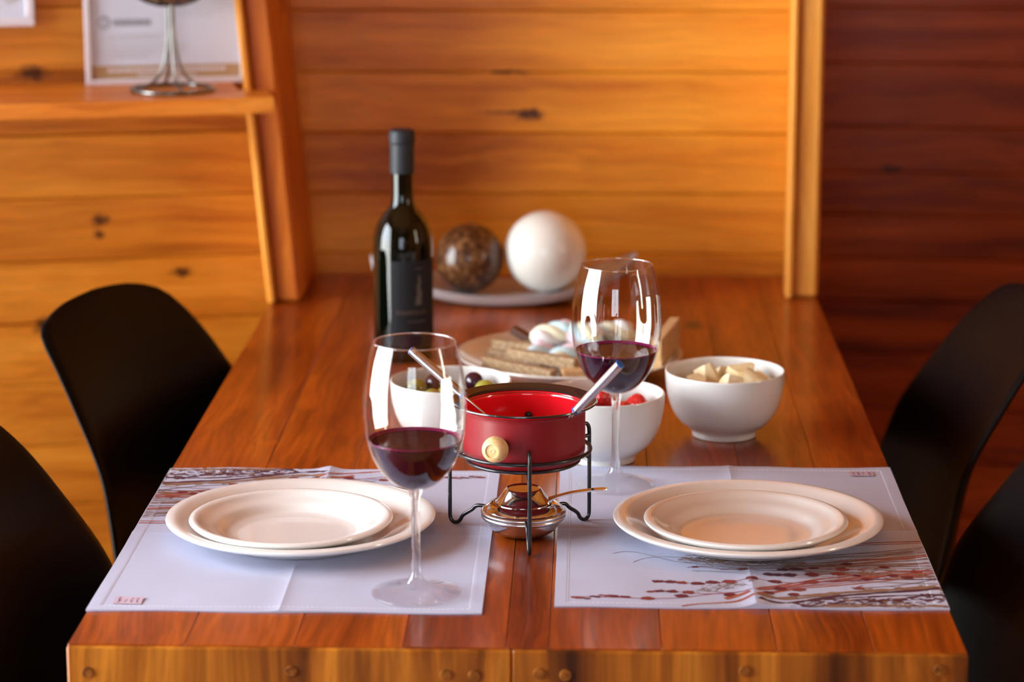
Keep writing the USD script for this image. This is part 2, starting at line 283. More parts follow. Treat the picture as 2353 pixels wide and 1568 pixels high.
m_band = plain('brown_band', (.42, .27, .13), .5)
m_grey_text = plain('grey_print', (.30, .32, .36), .7)
m_grey_soft = plain('soft_grey_print', (.50, .52, .55), .7)
m_cup = speckle('bronze_cup', (.05, .03, .02), (.20, .12, .06), 70., rough=.4)
m_candle = plain('tan_candle', (.55, .38, .22), .5)

# ------------------------------------------------------------------ the room
def planks(name, seams, u0, u1, mat, thick=.02, origin=(0, 0), deg=0, joints=None):
    """A boarded wall: one mesh per board, V-grooved, local x along the wall, local -y into the room."""
    x = UsdGeom.Xform.Define(stage, '/World/' + name); place(x, (*origin, 0), deg); tag(x.GetPrim(), kind='structure')
    for k, (a, b) in enumerate(zip(seams[:-1], seams[1:])):
        d = .0012 * math.sin(k * 2.4)
        part(x.GetPrim(), 'plank', cbox((u0, d, a + .0004), (u1, thick + d, b - .0004), .0017), mat)
    part(x.GetPrim(), 'backing', cbox((u0, thick + .002, seams[0]), (u1, thick + .02, seams[-1])), mat)
    return x.GetPrim()
def seam_list(first, step, lo=0., hi=2.5):
    k0 = math.ceil((lo - first) / step); s = [first + step * k for k in range(k0, int((hi - first) / step) + 1)]
    return [lo] + [v for v in s if v > lo + .02 and v < hi - .02] + [hi]
LW = (-.45, 3.62); LA = 13.0
planks('wall_left', seam_list(.9707, .0881), -1.68, .03, m_wall_left, origin=LW, deg=LA)
planks('wall_back', seam_list(.9561, .0872), -.52, .300, m_wall_back, origin=(0, 3.70))
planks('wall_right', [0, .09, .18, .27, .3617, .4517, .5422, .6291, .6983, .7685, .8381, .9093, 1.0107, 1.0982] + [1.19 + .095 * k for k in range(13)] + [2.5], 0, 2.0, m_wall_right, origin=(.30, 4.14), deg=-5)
RX, WX, RY, ZC = 2.10, -2.00, -1.60, 2.50
def wall_with_hole(name, axis, pos, a0, a1, h0, h1, z0, z1, t=.12):
    def bx(p, q, zz0, zz1):
        return cbox((pos, p, zz0), (pos + t, q, zz1)) if axis == 'x' else cbox((p, pos, zz0), (q, pos + t, zz1))
    structure(name, cat_(bx(a0, h0, 0, ZC), bx(h1, a1, 0, ZC), bx(h0, h1, 0, z0), bx(h0, h1, z1, ZC)), m_room)
wall_with_hole('wall_window_side', 'x', WX - .10, RY, 3.26, 1.00, 3.10, .10, 2.18, t=.10)
wall_with_hole('wall_far_side', 'x', RX, RY, 3.99, 1.60, 1.90, .88, 2.12, t=.10)
wall_with_hole('wall_front', 'y', RY - .10, WX, RX, -1.05, .35, .55, 2.15, t=.10)
structure('floor', cbox((WX, RY, -.05), (RX, 4.2, 0)), m_floor)
structure('ceiling', cbox((WX, RY, ZC), (RX, 4.2, ZC + .05)), m_ceil)
def window(n, axis, pos, a0, a1, z0, z1, bars):
    x = UsdGeom.Xform.Define(stage, f'/World/window_{n}').GetPrim(); tag(x, kind='structure')
    def bx(p, q, c, d, t0=0, t1=.05):
        return cbox((pos + t0, p, c), (pos + t1, q, d), .003) if axis == 'x' else cbox((p, pos + t0, c), (q, pos + t1, d), .003)
    w = .05
    part(x, 'frame', cat_(bx(a0, a0 + w, z0, z1), bx(a1 - w, a1, z0, z1), bx(a0 + w, a1 - w, z0, z0 + w), bx(a0 + w, a1 - w, z1 - w, z1)), m_shelf)
    for b in bars: part(x, 'glazing_bar', bx(b - .018, b + .018, z0 + w, z1 - w), m_shelf)
    part(x, 'pane', bx(a0 + w, a1 - w, z0 + w, z1 - w, .02, .026), m_pane)
window(1, 'x', WX - .08, 1.00, 3.10, .10, 2.18, (2.05,))
window(2, 'x', RX + .03, 1.60, 1.90, .88, 2.12, ())
window(3, 'y', RY - .08, -1.05, .35, .55, 2.15, (-.35,))

# niche: leaning left board with its batten, upright right board, box side, top
def slant(x0, x1, y0, y1, z0, z1, lean, c=.004):
    b = cbox((x0, y0, z0), (x1, y1, z1), c); b.vertices[:, 0] -= lean * (b.vertices[:, 2] - z0); return b
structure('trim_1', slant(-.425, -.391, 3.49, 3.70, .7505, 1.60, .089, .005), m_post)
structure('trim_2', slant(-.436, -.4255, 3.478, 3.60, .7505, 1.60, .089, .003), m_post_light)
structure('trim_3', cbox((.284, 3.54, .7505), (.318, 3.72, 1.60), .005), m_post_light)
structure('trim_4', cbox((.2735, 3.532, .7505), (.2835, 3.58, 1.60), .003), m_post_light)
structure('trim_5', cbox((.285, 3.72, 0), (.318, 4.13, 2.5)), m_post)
structure('trim_7', cbox((-.46, 3.62, 0), (-.385, 3.74, .716)), m_post)
structure('trim_6', cbox((-.52, 3.49, 1.60), (.318, 3.70, 1.64), .004), m_post)

def wl(u, d, z):
    a = math.radians(LA); return (LW[0] + u * math.cos(a) + d * math.sin(a), LW[1] + u * math.sin(a) - d * math.cos(a), z)
# shelf on the boarded wall
SZ = 1.0424
sh = thing('wall_shelf', 'orange pine plank shelf fixed to the left boarded wall beside the leaning post', 'shelf', (*LW, 0), LA)
part(sh, 'board', prism([(-1.5, -.001), (-1.5, -.215), (-.012, -.215), (-.012, -.127), (-.05, -.127), (-.05, -.001)], SZ - .0205, SZ), m_shelf)
part(sh, 'cleat', cbox((-.075, -.10, SZ - .034), (-.052, -.001, SZ - .021), .002), m_post)

# ------------------------------------------------------------------ table
T0, T1, TZ = 2.068, 3.699, .75
tb = thing('dining_table', 'long reddish-brown varnished plank table laid for two in front of the niche', 'table')
edges = [-.433, -.335, -.243, -.152, -.066, -.030, .064, .160, .240, .317]
for k, (a, b) in enumerate(zip(edges[:-1], edges[1:])):
    part(tb, 'board', cbox((a + .0002, T0, TZ - .032), (b - .0002, T1, TZ), .0006), m_table[[0, 1, 0, 1, 2, 0, 1, 0, 1][k]])
ap = [-.4335, -.061, .3175]
for k, (a, b) in enumerate(zip(ap[:-1], ap[1:])):
    part(tb, 'apron_board', cbox((a + .0002, T0 - .004, TZ - .125), (b - .0002, T0 + .028, TZ - .0012), .0016), m_apron[k])
for px, pz in ((-.416, .726), (-.245, .729), (-.116, .727), (-.092, .727), (-.038, .729), (-.016, .728), (.133, .733), (.294, .736)):
    part(tb, 'peg', moved(lathe([(0, -.001), (.0045, -.001), (.0052, .0004), (.0052, .003), (0, .003)], 24), (px, T0 - .0045, pz), rx=-90), m_peg)
for s, xx in ((-1, -.425), (1, .285)):
    part(tb, 'side_rail', cbox((xx, T0 + .03, TZ - .125), (xx + .024, 3.45, TZ - .033), .002), m_apron[0])
for xx in (-.4255, .255):
    for yy in (2.098, 3.36): part(tb, 'leg', cbox((xx, yy, 0), (xx + .055, yy + .048, TZ - .126), .004), m_apron[0])

# ------------------------------------------------------------------ chairs
def chair_shell():
    cl = np.array([(.235, .415), (.215, .44), (.10, .445), (-.04, .43), (-.125, .435), (-.17, .475), (-.19, .55), (-.212, .66), (-.245, .75), (-.264, .79), (-.286, .826), (-.296, .845), (-.300, .853)])
    s = np.r_[0, np.cumsum(np.hypot(*np.diff(cl, axis=0).T))]; s /= s[-1]
    W = np.array([.16, .195, .215, .22, .215, .205, .195, .178, .160, .150, .132, .075, .006])
    wr = np.array([0, 0, .0, .01, .025, .04, .045, .04, .02, .01, 0, -.004, .0])
    lf = np.array([0, .005, .02, .035, .045, .035, .01, 0, 0, 0, 0, 0, 0])
    v = np.unique(np.r_[np.linspace(0, 1, 70), 1 - np.geomspace(.0004, .06, 14)])
    f = [PchipInterpolator(s, a)(v) for a in (cl[:, 0], cl[:, 1], W, wr, lf)]
    u = np.linspace(-1, 1, 41)
    G = np.stack([f[0][:, None] + f[3][:, None] * np.abs(u) ** 2, f[2][:, None] * u, f[1][:, None] + f[4][:, None] * np.abs(u) ** 2.5], -1)
    du, dv = np.gradient(G, axis=1), np.gradient(G, axis=0); n = np.cross(dv, du); n /= np.linalg.norm(n, axis=-1)[..., None] + 1e-12
    edge = np.minimum(1, np.minimum((1 - np.abs(u))[None, :] * 16, np.minimum(v, 1 - v)[:, None] * 40)) ** .5
    h = .005 * (.25 + .75 * edge)[..., None]
    return grid_solid(G + n * h, G - n * h)
shell = chair_shell()
def chair(label, loc, rz):
    t = thing('dining_chair', label, 'chair', loc, rz, 'black shell chairs at the table')
    part(t, 'shell', shell, m_black_plastic, smooth=50)
    for sx in (1, -1):
        for sy in (1, -1):
            part(t, 'leg', tube(curve([(.13 * sx - .01, .13 * sy, .424), (.16 * sx - .01, .165 * sy, .22), (.20 * sx - .01, .20 * sy, 0)], 12), np.linspace(.014, .010, 12), 14), m_black_metal, smooth=50)
    for sy in (1, -1): part(t, 'stretcher', tube([(-.145, .135 * sy, .395), (.125, .135 * sy, .395)], .007, 10), m_black_metal, smooth=50)
    return t
c0 = chair('black shell chair by the left boarded wall, farther of the two on the left', (-.318, 2.945, 0), -24)
copy_of(c0, 'black shell chair cut off by the left picture edge, nearest on the left', (-.360, 2.355, 0), -13)
copy_of(c0, 'black shell chair before the dark right wall, farther of the two right ones', (.240, 3.06, 0), 186)
copy_of(c0, 'black shell chair cut off by the right picture edge, nearest on the right', (.228, 2.43, 0), 186)

# ------------------------------------------------------------------ placemats: local x from the inner edge to the outer edge, y away from the printed edge
MW, MD = .344, .468
def cloth_z(x, y):
    x, y = np.asarray(x, float), np.asarray(y, float)
    p = np.stack([x * 14, y * 14, np.zeros_like(x)], -1)
    und = .0010 * (meshkit.noise(p, 3) - .2) + .0006 * meshkit.noise(p * 2.3, 5)
    plate = np.minimum(np.clip((np.hypot(x - .180, y - .227) - .096) / .03, 0, 1), np.clip((np.hypot(x - .0585, y - .4045) - .050) / .03, 0, 1)); plate = plate * plate * (3 - 2 * plate)
    cr = .0026 * np.exp(-((x - .178) / .011) ** 2) * np.clip((.10 - y) / .07, 0, 1) + .0012 * np.exp(-np.abs(x - .176) / .006)
    cr = cr + .0010 * np.exp(-np.abs(y - .236) / .004)
    e = np.minimum(np.minimum(x, MW - x), np.minimum(y, MD - y)); hem = .0003 * (1 - np.clip((e - .011) / .0015, 0, 1))
    stitch = -.0002 * np.exp(-((e - .0115) / .0010) ** 2)
    return .0009 + (und + cr) * plate + hem + stitch
def build_mat():
    t = thing('placemat', 'lavender cloth placemat on the right, printed dried flowers along its near edge', 'placemat', (-.027, 2.176, TZ), 0, 'printed cloth placemats')
    gx = np.unique(np.r_[np.linspace(0, MW, 120), np.linspace(.17, .187, 24), np.linspace(.0095, .0135, 6), MW - np.linspace(.0095, .0135, 6)])
    gy = np.unique(np.r_[np.linspace(0, MD, 150), np.linspace(.228, .244, 20), np.linspace(.0095, .0135, 6), MD - np.linspace(.0095, .0135, 6)])
    X, Y = np.meshgrid(gx, gy, indexing='ij'); Z = cloth_z(X, Y)
    wob = .0014 * np.sin(X * 40) * (np.minimum(Y, MD - Y) < .004); Yw = Y + wob
    part(t, 'cloth', grid_solid(np.stack([X, Yw, Z], -1), np.stack([X, Yw, np.zeros_like(Z) + .0002], -1)), m_cloth, smooth=60)
    # stitching
    S = []
    for a, b in (((.0115, .0115), (.0115, MD - .0115)), ((MW - .0115, .0115), (MW - .0115, MD - .0115)), ((.0115, .0115), (MW - .0115, .0115)), ((.0115, MD - .0115), (MW - .0115, MD - .0115))):
        a, b = np.array(a), np.array(b); n = int(np.linalg.norm(b - a) / .0042)
        for k in range(n):
            p, q = a + (b - a) * k / n, a + (b - a) * (k + .62) / n
            P = np.array([p, q]); S.append(tube(np.c_[P, cloth_z(P[:, 0], P[:, 1]) + .0001], .00022, 4))
    part(t, 'stitching', cat_(*S), m_thread, kind='stuff')
    # sewn tag at the outer far corner
    tx, ty = np.meshgrid(np.linspace(MW - .045, MW - .020, 10), np.linspace(MD - .034, MD - .016, 8), indexing='ij')
    tz = cloth_z(tx, ty) + .0005 + .0005 * ((MD - .016 - ty) / .018) ** 2
    tg = part(t, 'sewn_tag', grid_solid(np.stack([tx, ty, tz + .0003], -1), np.stack([tx, ty, tz], -1)), m_tagc, label='small pink cloth tag with tiny lettering', smooth=40)
    K = []; r2 = random.Random(4)
    def tz_(x, y): return float(cloth_z(x, y)) + .0005 + .0005 * ((MD - .016 - y) / .018) ** 2 + .00045
    for cx in (-.0405, -.0355, -.0305, -.0245):
        yy = MD - .0195
        for k in range(5 if cx != -.0305 else 3):
            x = MW + cx; L = r2.uniform(.001, .0024); w = r2.uniform(-.0012, .0012)
            P = [(x, yy), (x + w, yy - L * .5), (x + w * .3 + .0008, yy - L)]
            K.append(tube([(a, b, tz_(a, b)) for a, b in P], .00022 if cx != -.0245 else .0004, 4)); yy -= L + .0007
    part(tg, 'tag_print', cat_(*K), m_ink, kind='stuff')
    # printed dried flowers
    def ribbon(pts, w, jag=0.):
        c = spline(np.array(pts) / 1000., max(12, 5 * len(pts))); c[:, 0] = np.minimum(c[:, 0], MW - .001); c[:, 1] = np.clip(c[:, 1], .0015, MD)
        d = np.gradient(c, axis=0); d /= np.linalg.norm(d, axis=1)[:, None]; nrm = np.c_[-d[:, 1], d[:, 0]]
        ww = (w / 2000. * 1.35) * (1 + (rng.random(len(c)) - .5)[:, None] * 2 * jag)
        A, B = c + nrm * ww, c - nrm * ww; n = len(c)
        A[:, 1] = np.maximum(A[:, 1], .0005); B[:, 1] = np.maximum(B[:, 1], .0005)
        V = np.vstack([np.c_[A, cloth_z(A[:, 0], A[:, 1]) + .00022], np.c_[B, cloth_z(B[:, 0], B[:, 1]) + .00022]]); i = np.arange(n - 1)
        return trimesh.Trimesh(V, np.vstack([np.c_[i, n + i, n + i + 1], np.c_[i, n + i + 1, i + 1]]), process=False)
    def blot(x, y, r, lx=1.25):
        n = 16; a = np.linspace(0, 2 * np.pi, n, endpoint=False); q = r * 1.2 / 1000. * (.72 + .42 * rng.random(n))
        P = np.c_[x / 1000. + q * np.cos(a) * lx, y / 1000. + q * np.sin(a) * .95]; P[:, 1] = np.maximum(P[:, 1], .0006); P[:, 0] = np.minimum(P[:, 0], MW - .0006)
        P = np.vstack([P, P.mean(0)]); V = np.c_[P, cloth_z(P[:, 0], P[:, 1]) + .0003]; j = np.arange(n)
        return trimesh.Trimesh(V, np.c_[j, (j + 1) % n, np.full(n, n)], process=False)
    A = [(14, 28), (48, 26), (83, 23), (111, 26), (145, 39), (188, 48), (220, 69), (268, 81), (309, 100), (346, 109)]
    B = [(80, 41), (104, 44), (125, 38), (164, 42), (200, 53), (244, 72), (284, 89), (345, 118)]
    C = [(90, 71), (126, 67), (154, 71), (178, 78), (197, 73), (228, 73), (256, 83), (290, 102), (334, 109)]
    D = [(120, 114), (128, 117), (152, 111), (170, 109), (207, 107), (239, 114), (261, 114), (308, 124), (341, 135)]
    Es = [(193, 94), (212, 94), (232, 95), (256, 100), (289, 97), (316, 95), (341, 101)]
    F = [(111, 1), (132, 10), (159, 16), (179, 30), (203, 47), (243, 63), (283, 77), (340, 96)]
    G = [(180, 20), (201, 13), (224, 21), (264, 39), (303, 49), (345, 60)]
    H = [(181, 33), (213, 26), (249, 42), (288, 53), (340, 66)]
    I = [(52, 157), (65, 164), (89, 151), (129, 132)]; J = [(71, 130), (85, 145), (101, 149), (129, 139)]
    K2 = [(208, 15), (238, 7), (262, 23), (293, 23), (317, 34), (344, 37)]
    part(t, 'printed_stem', cat_(*[ribbon(p, .9) for p in (A, B, C, D, Es)]), m_pr[4], kind='stuff')
    def sh(p, dy, k=1.): return [(x, y + dy * (x - 100) / 240 * k) for x, y in p]
    orange = [ribbon(F, 1.8, .3), ribbon(sh(F, 8), 1.2), ribbon([(150, 24), (200, 56), (244, 78), (300, 98), (344, 104)], 3.0, .4), ribbon([(175, 46), (240, 84), (290, 103), (344, 112)], 2.2, .4),
              ribbon([(205, 108), (250, 122), (300, 140), (344, 154)], 2.2, .3), ribbon([(220, 128), (280, 142), (344, 158)], 1.8), ribbon([(210, 178), (280, 196), (344, 203)], 1.6), ribbon([(200, 172), (290, 192), (344, 197)], 1.2)]
    part(t, 'printed_stem', cat_(*orange), m_pr[1], kind='stuff')
    grey = [ribbon(I, .5), ribbon(J, .5)]
    for k in range(46):
        y1 = rng.uniform(70, 192); x0 = rng.uniform(120, 250); y0 = 112 + (y1 - 112) * .35 + rng.uniform(-14, 14) + (250 - x0) * .05
        grey.append(ribbon([(x0, y0), ((x0 + 344) / 2, (y0 + y1) / 2 + rng.uniform(-4, 2)), (344, y1)], rng.uniform(.3, .8)))
    for k in range(240):
        x = rng.uniform(112, 226); y = 146 - (x - 112) * .16 + rng.normal(0, 5.5); L = rng.uniform(3, 9); d = rng.normal(-.25, .6)
        grey.append(ribbon([(x, y), (x + L * .5, y + d * L * .5 + .4), (x + L, y + d * L)], rng.uniform(.4, .9)))
    for k in range(90):
        x = rng.uniform(124, 175); y = 66 + rng.normal(0, 6) + (x - 150) * .5; L = rng.uniform(2, 6); d = rng.normal(.3, .7)
        if 120 < x < 150 and y < 50: continue
        grey.append(ribbon([(x, y - 8), (x + L * .5, y - 8 + d * L * .5), (x + L, y - 8 + d * L)], rng.uniform(.3, .6)))
    part(t, 'printed_grass', cat_(*grey), m_pr[3], kind='stuff')
    dark = [ribbon(G, 3.6, .5), ribbon(K2, 2.6, .8), ribbon([(236, 22), (280, 34), (344, 40)], 2.2, .8), ribbon([(150, 108), (240, 124), (344, 146)], .8), ribbon([(215, 66), (280, 85), (344, 84)], 1.4, .4), ribbon([(264, 60), (300, 66), (344, 88)], .9)]
    for k in range(150):
        x = rng.uniform(205, 343); y = np.interp(x, [205, 240, 290, 343], [10, 8, 18, 28]) + rng.normal(0, 9); L = rng.uniform(3, 10); d = rng.normal(.1, .5)
        if y < 1: continue
        dark.append(ribbon([(x, y), (x + L * .5, y + d * L * .5), (x + L, y + d * L)], rng.uniform(.6, 2.0), .5))
    part(t, 'printed_stem', cat_(*dark), m_pr[2], kind='stuff')
    straw = [ribbon(H, 5.0, .6), ribbon([(190, 24), (260, 46), (344, 62)], 3.0, .8), ribbon([(215, 3), (280, 6), (344, 8)], 4.0, .7)]
    for k in range(90):
        x = rng.uniform(250, 343); y = rng.choice([6, 22, 58, 96, 112]) + rng.normal(0, 5); L = rng.uniform(3, 9); d = rng.normal(.1, .6)
        if y > 1: straw.append(ribbon([(x, y), (x + L * .5, y + d * L * .5), (x + L, y + d * L)], rng.uniform(.6, 1.8), .5))
    part(t, 'printed_grass', cat_(*straw), m_pr[3], kind='stuff')
    bd = [(19, 25, 3.5), (27, 23, 3.1), (35, 28, 3.5), (43, 31, 3.1), (51, 29, 4.3), (62, 27, 3.5), (82, 23, 4.3), (112, 31, 4.7), (154, 35, 4.3), (85, 42, 2.7), (93, 44, 3.5), (104, 43, 3.9), (118, 41, 4.3), (92, 72, 3.9), (103, 71, 3.9), (113, 68, 3.9), (128, 66, 4.3), (141, 70, 4.3), (156, 72, 4.7), (177, 79, 4.7), (197, 73, 4.7), (230, 74, 5.1), (127, 116, 2.7), (170, 109, 3.9), (207, 110, 4.3), (219, 112, 4.7), (235, 115, 3.5), (261, 114, 4.7), (267, 129, 4.3), (193, 94, 4.3), (201, 94, 3.9), (212, 94, 4.7), (232, 96, 5.1), (256, 100, 4.7), (273, 96, 3.1), (305, 97, 3.9), (328, 108, 4.3), (318, 91, 3.9), (200, 53, 4.7), (217, 51, 4.3), (211, 37, 3.9), (190, 39, 3.5), (271, 59, 3.9), (280, 86, 3.9), (300, 121, 3.5)]
    for k, (x, y, r) in enumerate(bd):
        m = [blot(x, y, r)] if x > 75 else [blot(x - 2, y + .8, r * .6), blot(x + 2, y - .6, r * .7)]
        part(t, 'printed_bud', cat_(*m), m_pr[2] if (190 < x < 222 and y > 90) else m_pr[0] if k % 3 else m_bud2)
    return t
mat_r = build_mat()
copy_of(mat_r, 'lavender cloth placemat on the left, printed dried flowers at its far left corner', (-.0895, 2.622, TZ), 180)
MATZ = TZ + .0012

# ------------------------------------------------------------------ plates
def plate_profile(R, h, wr):
    """Underside from the centre out, round bead at the rim, then the eating side back to the centre."""
    k = R / .128
    out = curve([(0, .0012), (wr * .86, .0012), (wr * .92, 0), (wr, 0), (wr + .004, .0022), (R - .024 * k, h * .55), (R - .006 * k, h - .0065), (R - .0008, h - .0035)], 60)
    bead = [(R, h - .0022), (R - .0006, h - .0009), (R - .003, h - .0001), (R - .0065 * k, h), (R - .010 * k, h - .0007)]
    inn = curve([(R - .0125 * k, h - .0016), (R - .020 * k, h - .005), (R - .032 * k, h - .0115 * k), (wr + .005, .0058), (wr - .006, .0044), (0, .0042)], 60)
    return [tuple(p) for p in out] + bead + [tuple(p) for p in inn]
bigp = thing('dinner_plate', 'large white dinner plate on the left placemat, beneath the smaller plate', 'plate', (-.271, 2.384, TZ + .0011), 0, 'large dinner plates')
part(bigp, 'plate_body', lathe(plate_profile(.128, .0225, .078), 160), m_ceramic, smooth=45)
copy_of(bigp, 'large white dinner plate on the right placemat, beneath the smaller plate', (.1537, 2.391, TZ + .0011))
smp = thing('side_plate', 'small white plate stacked on the large plate on the left', 'plate', (-.278, 2.364, TZ + .0011 + .0046), 0, 'small plates on the dinner plates')
part(smp, 'plate_body', lathe(plate_profile(.096, .0215, .056), 160), m_ceramic, smooth=45)
copy_of(smp, 'small white plate stacked on the large plate on the right', (.1505, 2.372, TZ + .0011 + .0046))

# ------------------------------------------------------------------ wine glasses
gl_out = curve([(.0068, .0972), (.013, .0988), (.0235, .1055), (.0335, .118), (.0405, .134), (.0440, .150), (.0456, .168), (.0451, .184), (.0423, .205), (.0359, .2286)], 70)
gl_in = gl_out.copy(); dg = np.gradient(gl_out, axis=0); dg /= np.linalg.norm(dg, axis=1)[:, None]; gl_in += np.c_[-dg[:, 1], dg[:, 0]] * .0009
gl_in = gl_in[(gl_in[:, 0] > .002)]
def wine_glass(label, loc):
    t = thing('wine_glass', label, 'glass', loc, 0, 'stemmed wine glasses')
    top = np.array([[.0357, .2291], [.0353, .2291]])
    part(t, 'bowl', lathe(np.vstack([[(0, .0966)], gl_out, top, gl_in[::-1], [(0, gl_in[0, 1])]]), 128), m_thin, smooth=60)
    part(t, 'rim', ring(.0356, .2288, .00075), m_glass, smooth=60)
    part(t, 'stem', lathe(np.vstack([curve([(.0094, .0112), (.0056, .018), (.0043, .030), (.0040, .05), (.0042, .075), (.0048, .088), (.0064, .0963)], 50), [(.003, .0964), (0, .0964)]]), 64), m_glass, smooth=50)
    part(t, 'foot', lathe(np.vstack([[(0, .0016), (.020, .0011), (.034, .0002), (.0385, .0)], [(.0400, .0005), (.0404, .0014), (.0400, .0023)], curve([(.039, .0027), (.030, .0040), (.019, .0062), (.0125, .0088), (.0094, .0112)], 30)]), 96), m_foot, smooth=50)
    return t
g0 = wine_glass('stemmed wine glass nearest the camera, standing on the corner of the left placemat', (-.1497, 2.208, TZ + .0011))
copy_of(g0, 'stemmed wine glass behind the red pot, standing on the right placemat', (.0297, 2.571, TZ + .0011))
lvl = .1410
wi = gl_in + 0; wi[:, 0] -= .00035; wi = wi[wi[:, 1] < lvl]; rl = np.interp(lvl, gl_in[:, 1], gl_in[:, 0]) - .00035
def wine(label, loc):
    t = thing('red_wine', label, 'wine', loc, 0, 'red wine in the glasses')
    part(t, 'liquid', lathe(np.vstack([[(0, wi[0, 1] + .0003)], wi, [(rl, lvl - .0002), (rl - .0012, lvl - .0009), (0, lvl - .0009)]]), 128), m_wine, smooth=40)
    part(t, 'meniscus', lathe(np.vstack([[(rl - .0030, lvl - .00085), (rl - .0016, lvl - .0007), (rl - .0006, lvl), (rl, lvl + .0012), (rl - .0001, lvl - .0001), (rl - .003, lvl - .0009), (rl - .0030, lvl - .00085)]]), 128), m_meniscus, label='thin purple-pink edge where the wine meets the glass', smooth=60)
    return t
w0 = wine('dark red wine in the glass nearest the camera', (-.1497, 2.208, TZ + .0011))
copy_of(w0, 'dark red wine in the glass behind the red fondue pot', (.0297, 2.571, TZ + .0011))

# ------------------------------------------------------------------ fondue set
SX, SY = -.060, 2.398
st = thing('fondue_stand', 'black wire stand holding the red fondue pot above its burner', 'stand', (SX, SY, TZ))
part(st, 'ring', ring(.0640, .0855, .0019), m_black_wire, smooth=50)
part(st, 'ring', ring(.0532, .0752, .0018), m_black_wire, smooth=50)
for k in range(3):
    a = math.radians(276 + 120 * k)
    rz = curve([(.0625, .0945), (.0675, .0985), (.0735, .0990), (.0770, .0950), (.0777, .0890)], 14)
    rz = np.vstack([rz, [(.0781, .0160)], curve([(.0781, .0105), (.0768, .0052), (.0728, .0027), (.0688, .0042), (.0655, .0090)], 14), curve([(.0525, .0195), (.0495, .0222), (.0455, .0230), (.0385, .0230)], 10)])
    rz = curve(rz, 90)
    part(st, 'leg', tube(np.c_[rz[:, 0] * math.cos(a), rz[:, 0] * math.sin(a), rz[:, 1]], .0019, 12), m_black_wire, smooth=50)
    part(st, 'strut', tube([(.0640 * math.cos(a), .0640 * math.sin(a), .0855), (.0775 * math.cos(a), .0775 * math.sin(a), .0868)], .0018, 10), m_black_wire, smooth=50)
    part(st, 'strut', tube(curve([(.0532 * math.cos(a), .0532 * math.sin(a), .0752), (.066 * math.cos(a), .066 * math.sin(a), .071), (.0776 * math.cos(a), .0776 * math.sin(a), .064)], 8), .0016, 10), m_black_wire, smooth=50)

PZ = TZ + .0770 - .0054
pot = thing('fondue_pot', 'red enamelled fondue pot with a round wooden knob, sitting in the wire stand', 'pot', (SX + .001, SY, PZ))
outp = curve([(0, 0), (.040, .0002), (.049, .0030), (.0555, .0075), (.0579, .014), (.0581, .052), (.0590, .0550)], 60)
part(pot, 'body', lathe(np.vstack([outp, [(.0580, .0552), (.0572, .054), (.0571, .014), (.054, .0088), (.047, .0048), (.040, .0020), (0, .0018)]]), 128), m_red_out, smooth=40)
part(pot, 'lining', lathe(np.vstack([[(0, .0020), (.040, .0022)], curve([(.046, .005), (.053, .0095), (.0563, .016), (.0566, .052), (.0585, .0560)], 40), [(.0588, .0563), (.0575, .0545), (.0570, .0530)]]), 128), m_red_in, label='bright red glossy enamel inside of the pot', smooth=40)
part(pot, 'rim', lathe(np.vstack([curve([(.0583, .0560), (.062, .0572), (.0665, .0584), (.0688, .0592)], 16), [(.0695, .0601), (.0692, .0612), (.0682, .0614)], curve([(.066, .0604), (.062, .0592), (.0585, .0578), (.0573, .0566), (.0583, .0560)], 16)]), 128), m_rim, label='black flared rim', smooth=50)
ha = math.radians(270 - 19)
def radial(m, r, z):   # mesh along +x laid outward from the pot wall
    return moved(m, (r * math.cos(ha), r * math.sin(ha), z), rz=math.degrees(ha))
kp = np.vstack([curve([(0, -.001), (.0052, -.001), (.0068, .002), (.0102, .0065), (.0122, .0125), (.0115, .018), (.0092, .0212), (.0075, .0222)], 34), [(.0066, .0224), (.0060, .0214), (.0030, .0211), (.0022, .0216), (.0010, .0214), (0, .0208)]])
kn = lathe(kp, 64); kn = moved(kn, ry=90)
hd = part(pot, 'handle', radial(kn, .0625, .031), m_knob, label='turned pale wooden knob handle', smooth=40)
part(hd, 'stud', radial(moved(lathe([(0, 0), (.0058, 0), (.0058, .0062), (0, .0062)], 32), ry=90), .0572, .031), m_black_metal, smooth=40)
part(pot, 'bolt', moved(moved(lathe([(0, 0), (.0040, 0), (.0036, .0016), (.0015, .0024), (0, .0025)], 24), ry=-90), (.001 + .002, .0563, .0315), rz=90), m_black_metal, label='black bolt head inside the pot', smooth=40)

bn = thing('fondue_burner', 'small round steel fondue burner with a long flat handle, under the red pot', 'burner', (SX + .0005, SY, TZ))
part(bn, 'bowl', lathe(np.vstack([[(0, .0004), (.015, .0005)], curve([(.020, .0012), (.028, .0045), (.0335, .0105), (.0355, .0168)], 24), [(.0345, .0170), (.033, .0115), (.026, .006), (0, .002)]]), 96), m_steel_brush, smooth=40)
part(bn, 'rolled_edge', lathe(np.vstack([curve([(.0350, .0165), (.0392, .0172), (.0405, .0192), (.0398, .0210)], 14), curve([(.0406, .0218), (.0408, .0236), (.0398, .0250), (.0375, .0262)], 12), [(.0350, .0262), (.0345, .0170)]]), 96), m_steel_brush, smooth=35)
part(bn, 'lid', lathe(np.vstack([[(.0376, .0255)], curve([(.0376, .0262), (.0345, .0295), (.0305, .0318), (.0290, .0322)], 16), [(.0288, .0310), (.0272, .0310), (.0270, .0328), (.0262, .0334)], curve([(.0255, .0336), (.0215, .0385), (.0185, .0432), (.0168, .0456)], 16), [(.0160, .0462), (.0155, .0458), (.0148, .0452), (.006, .0450), (.005, .0453), (0, .0453), (0, .0255), (.0376, .0255)]]), 96), m_steel, smooth=32)
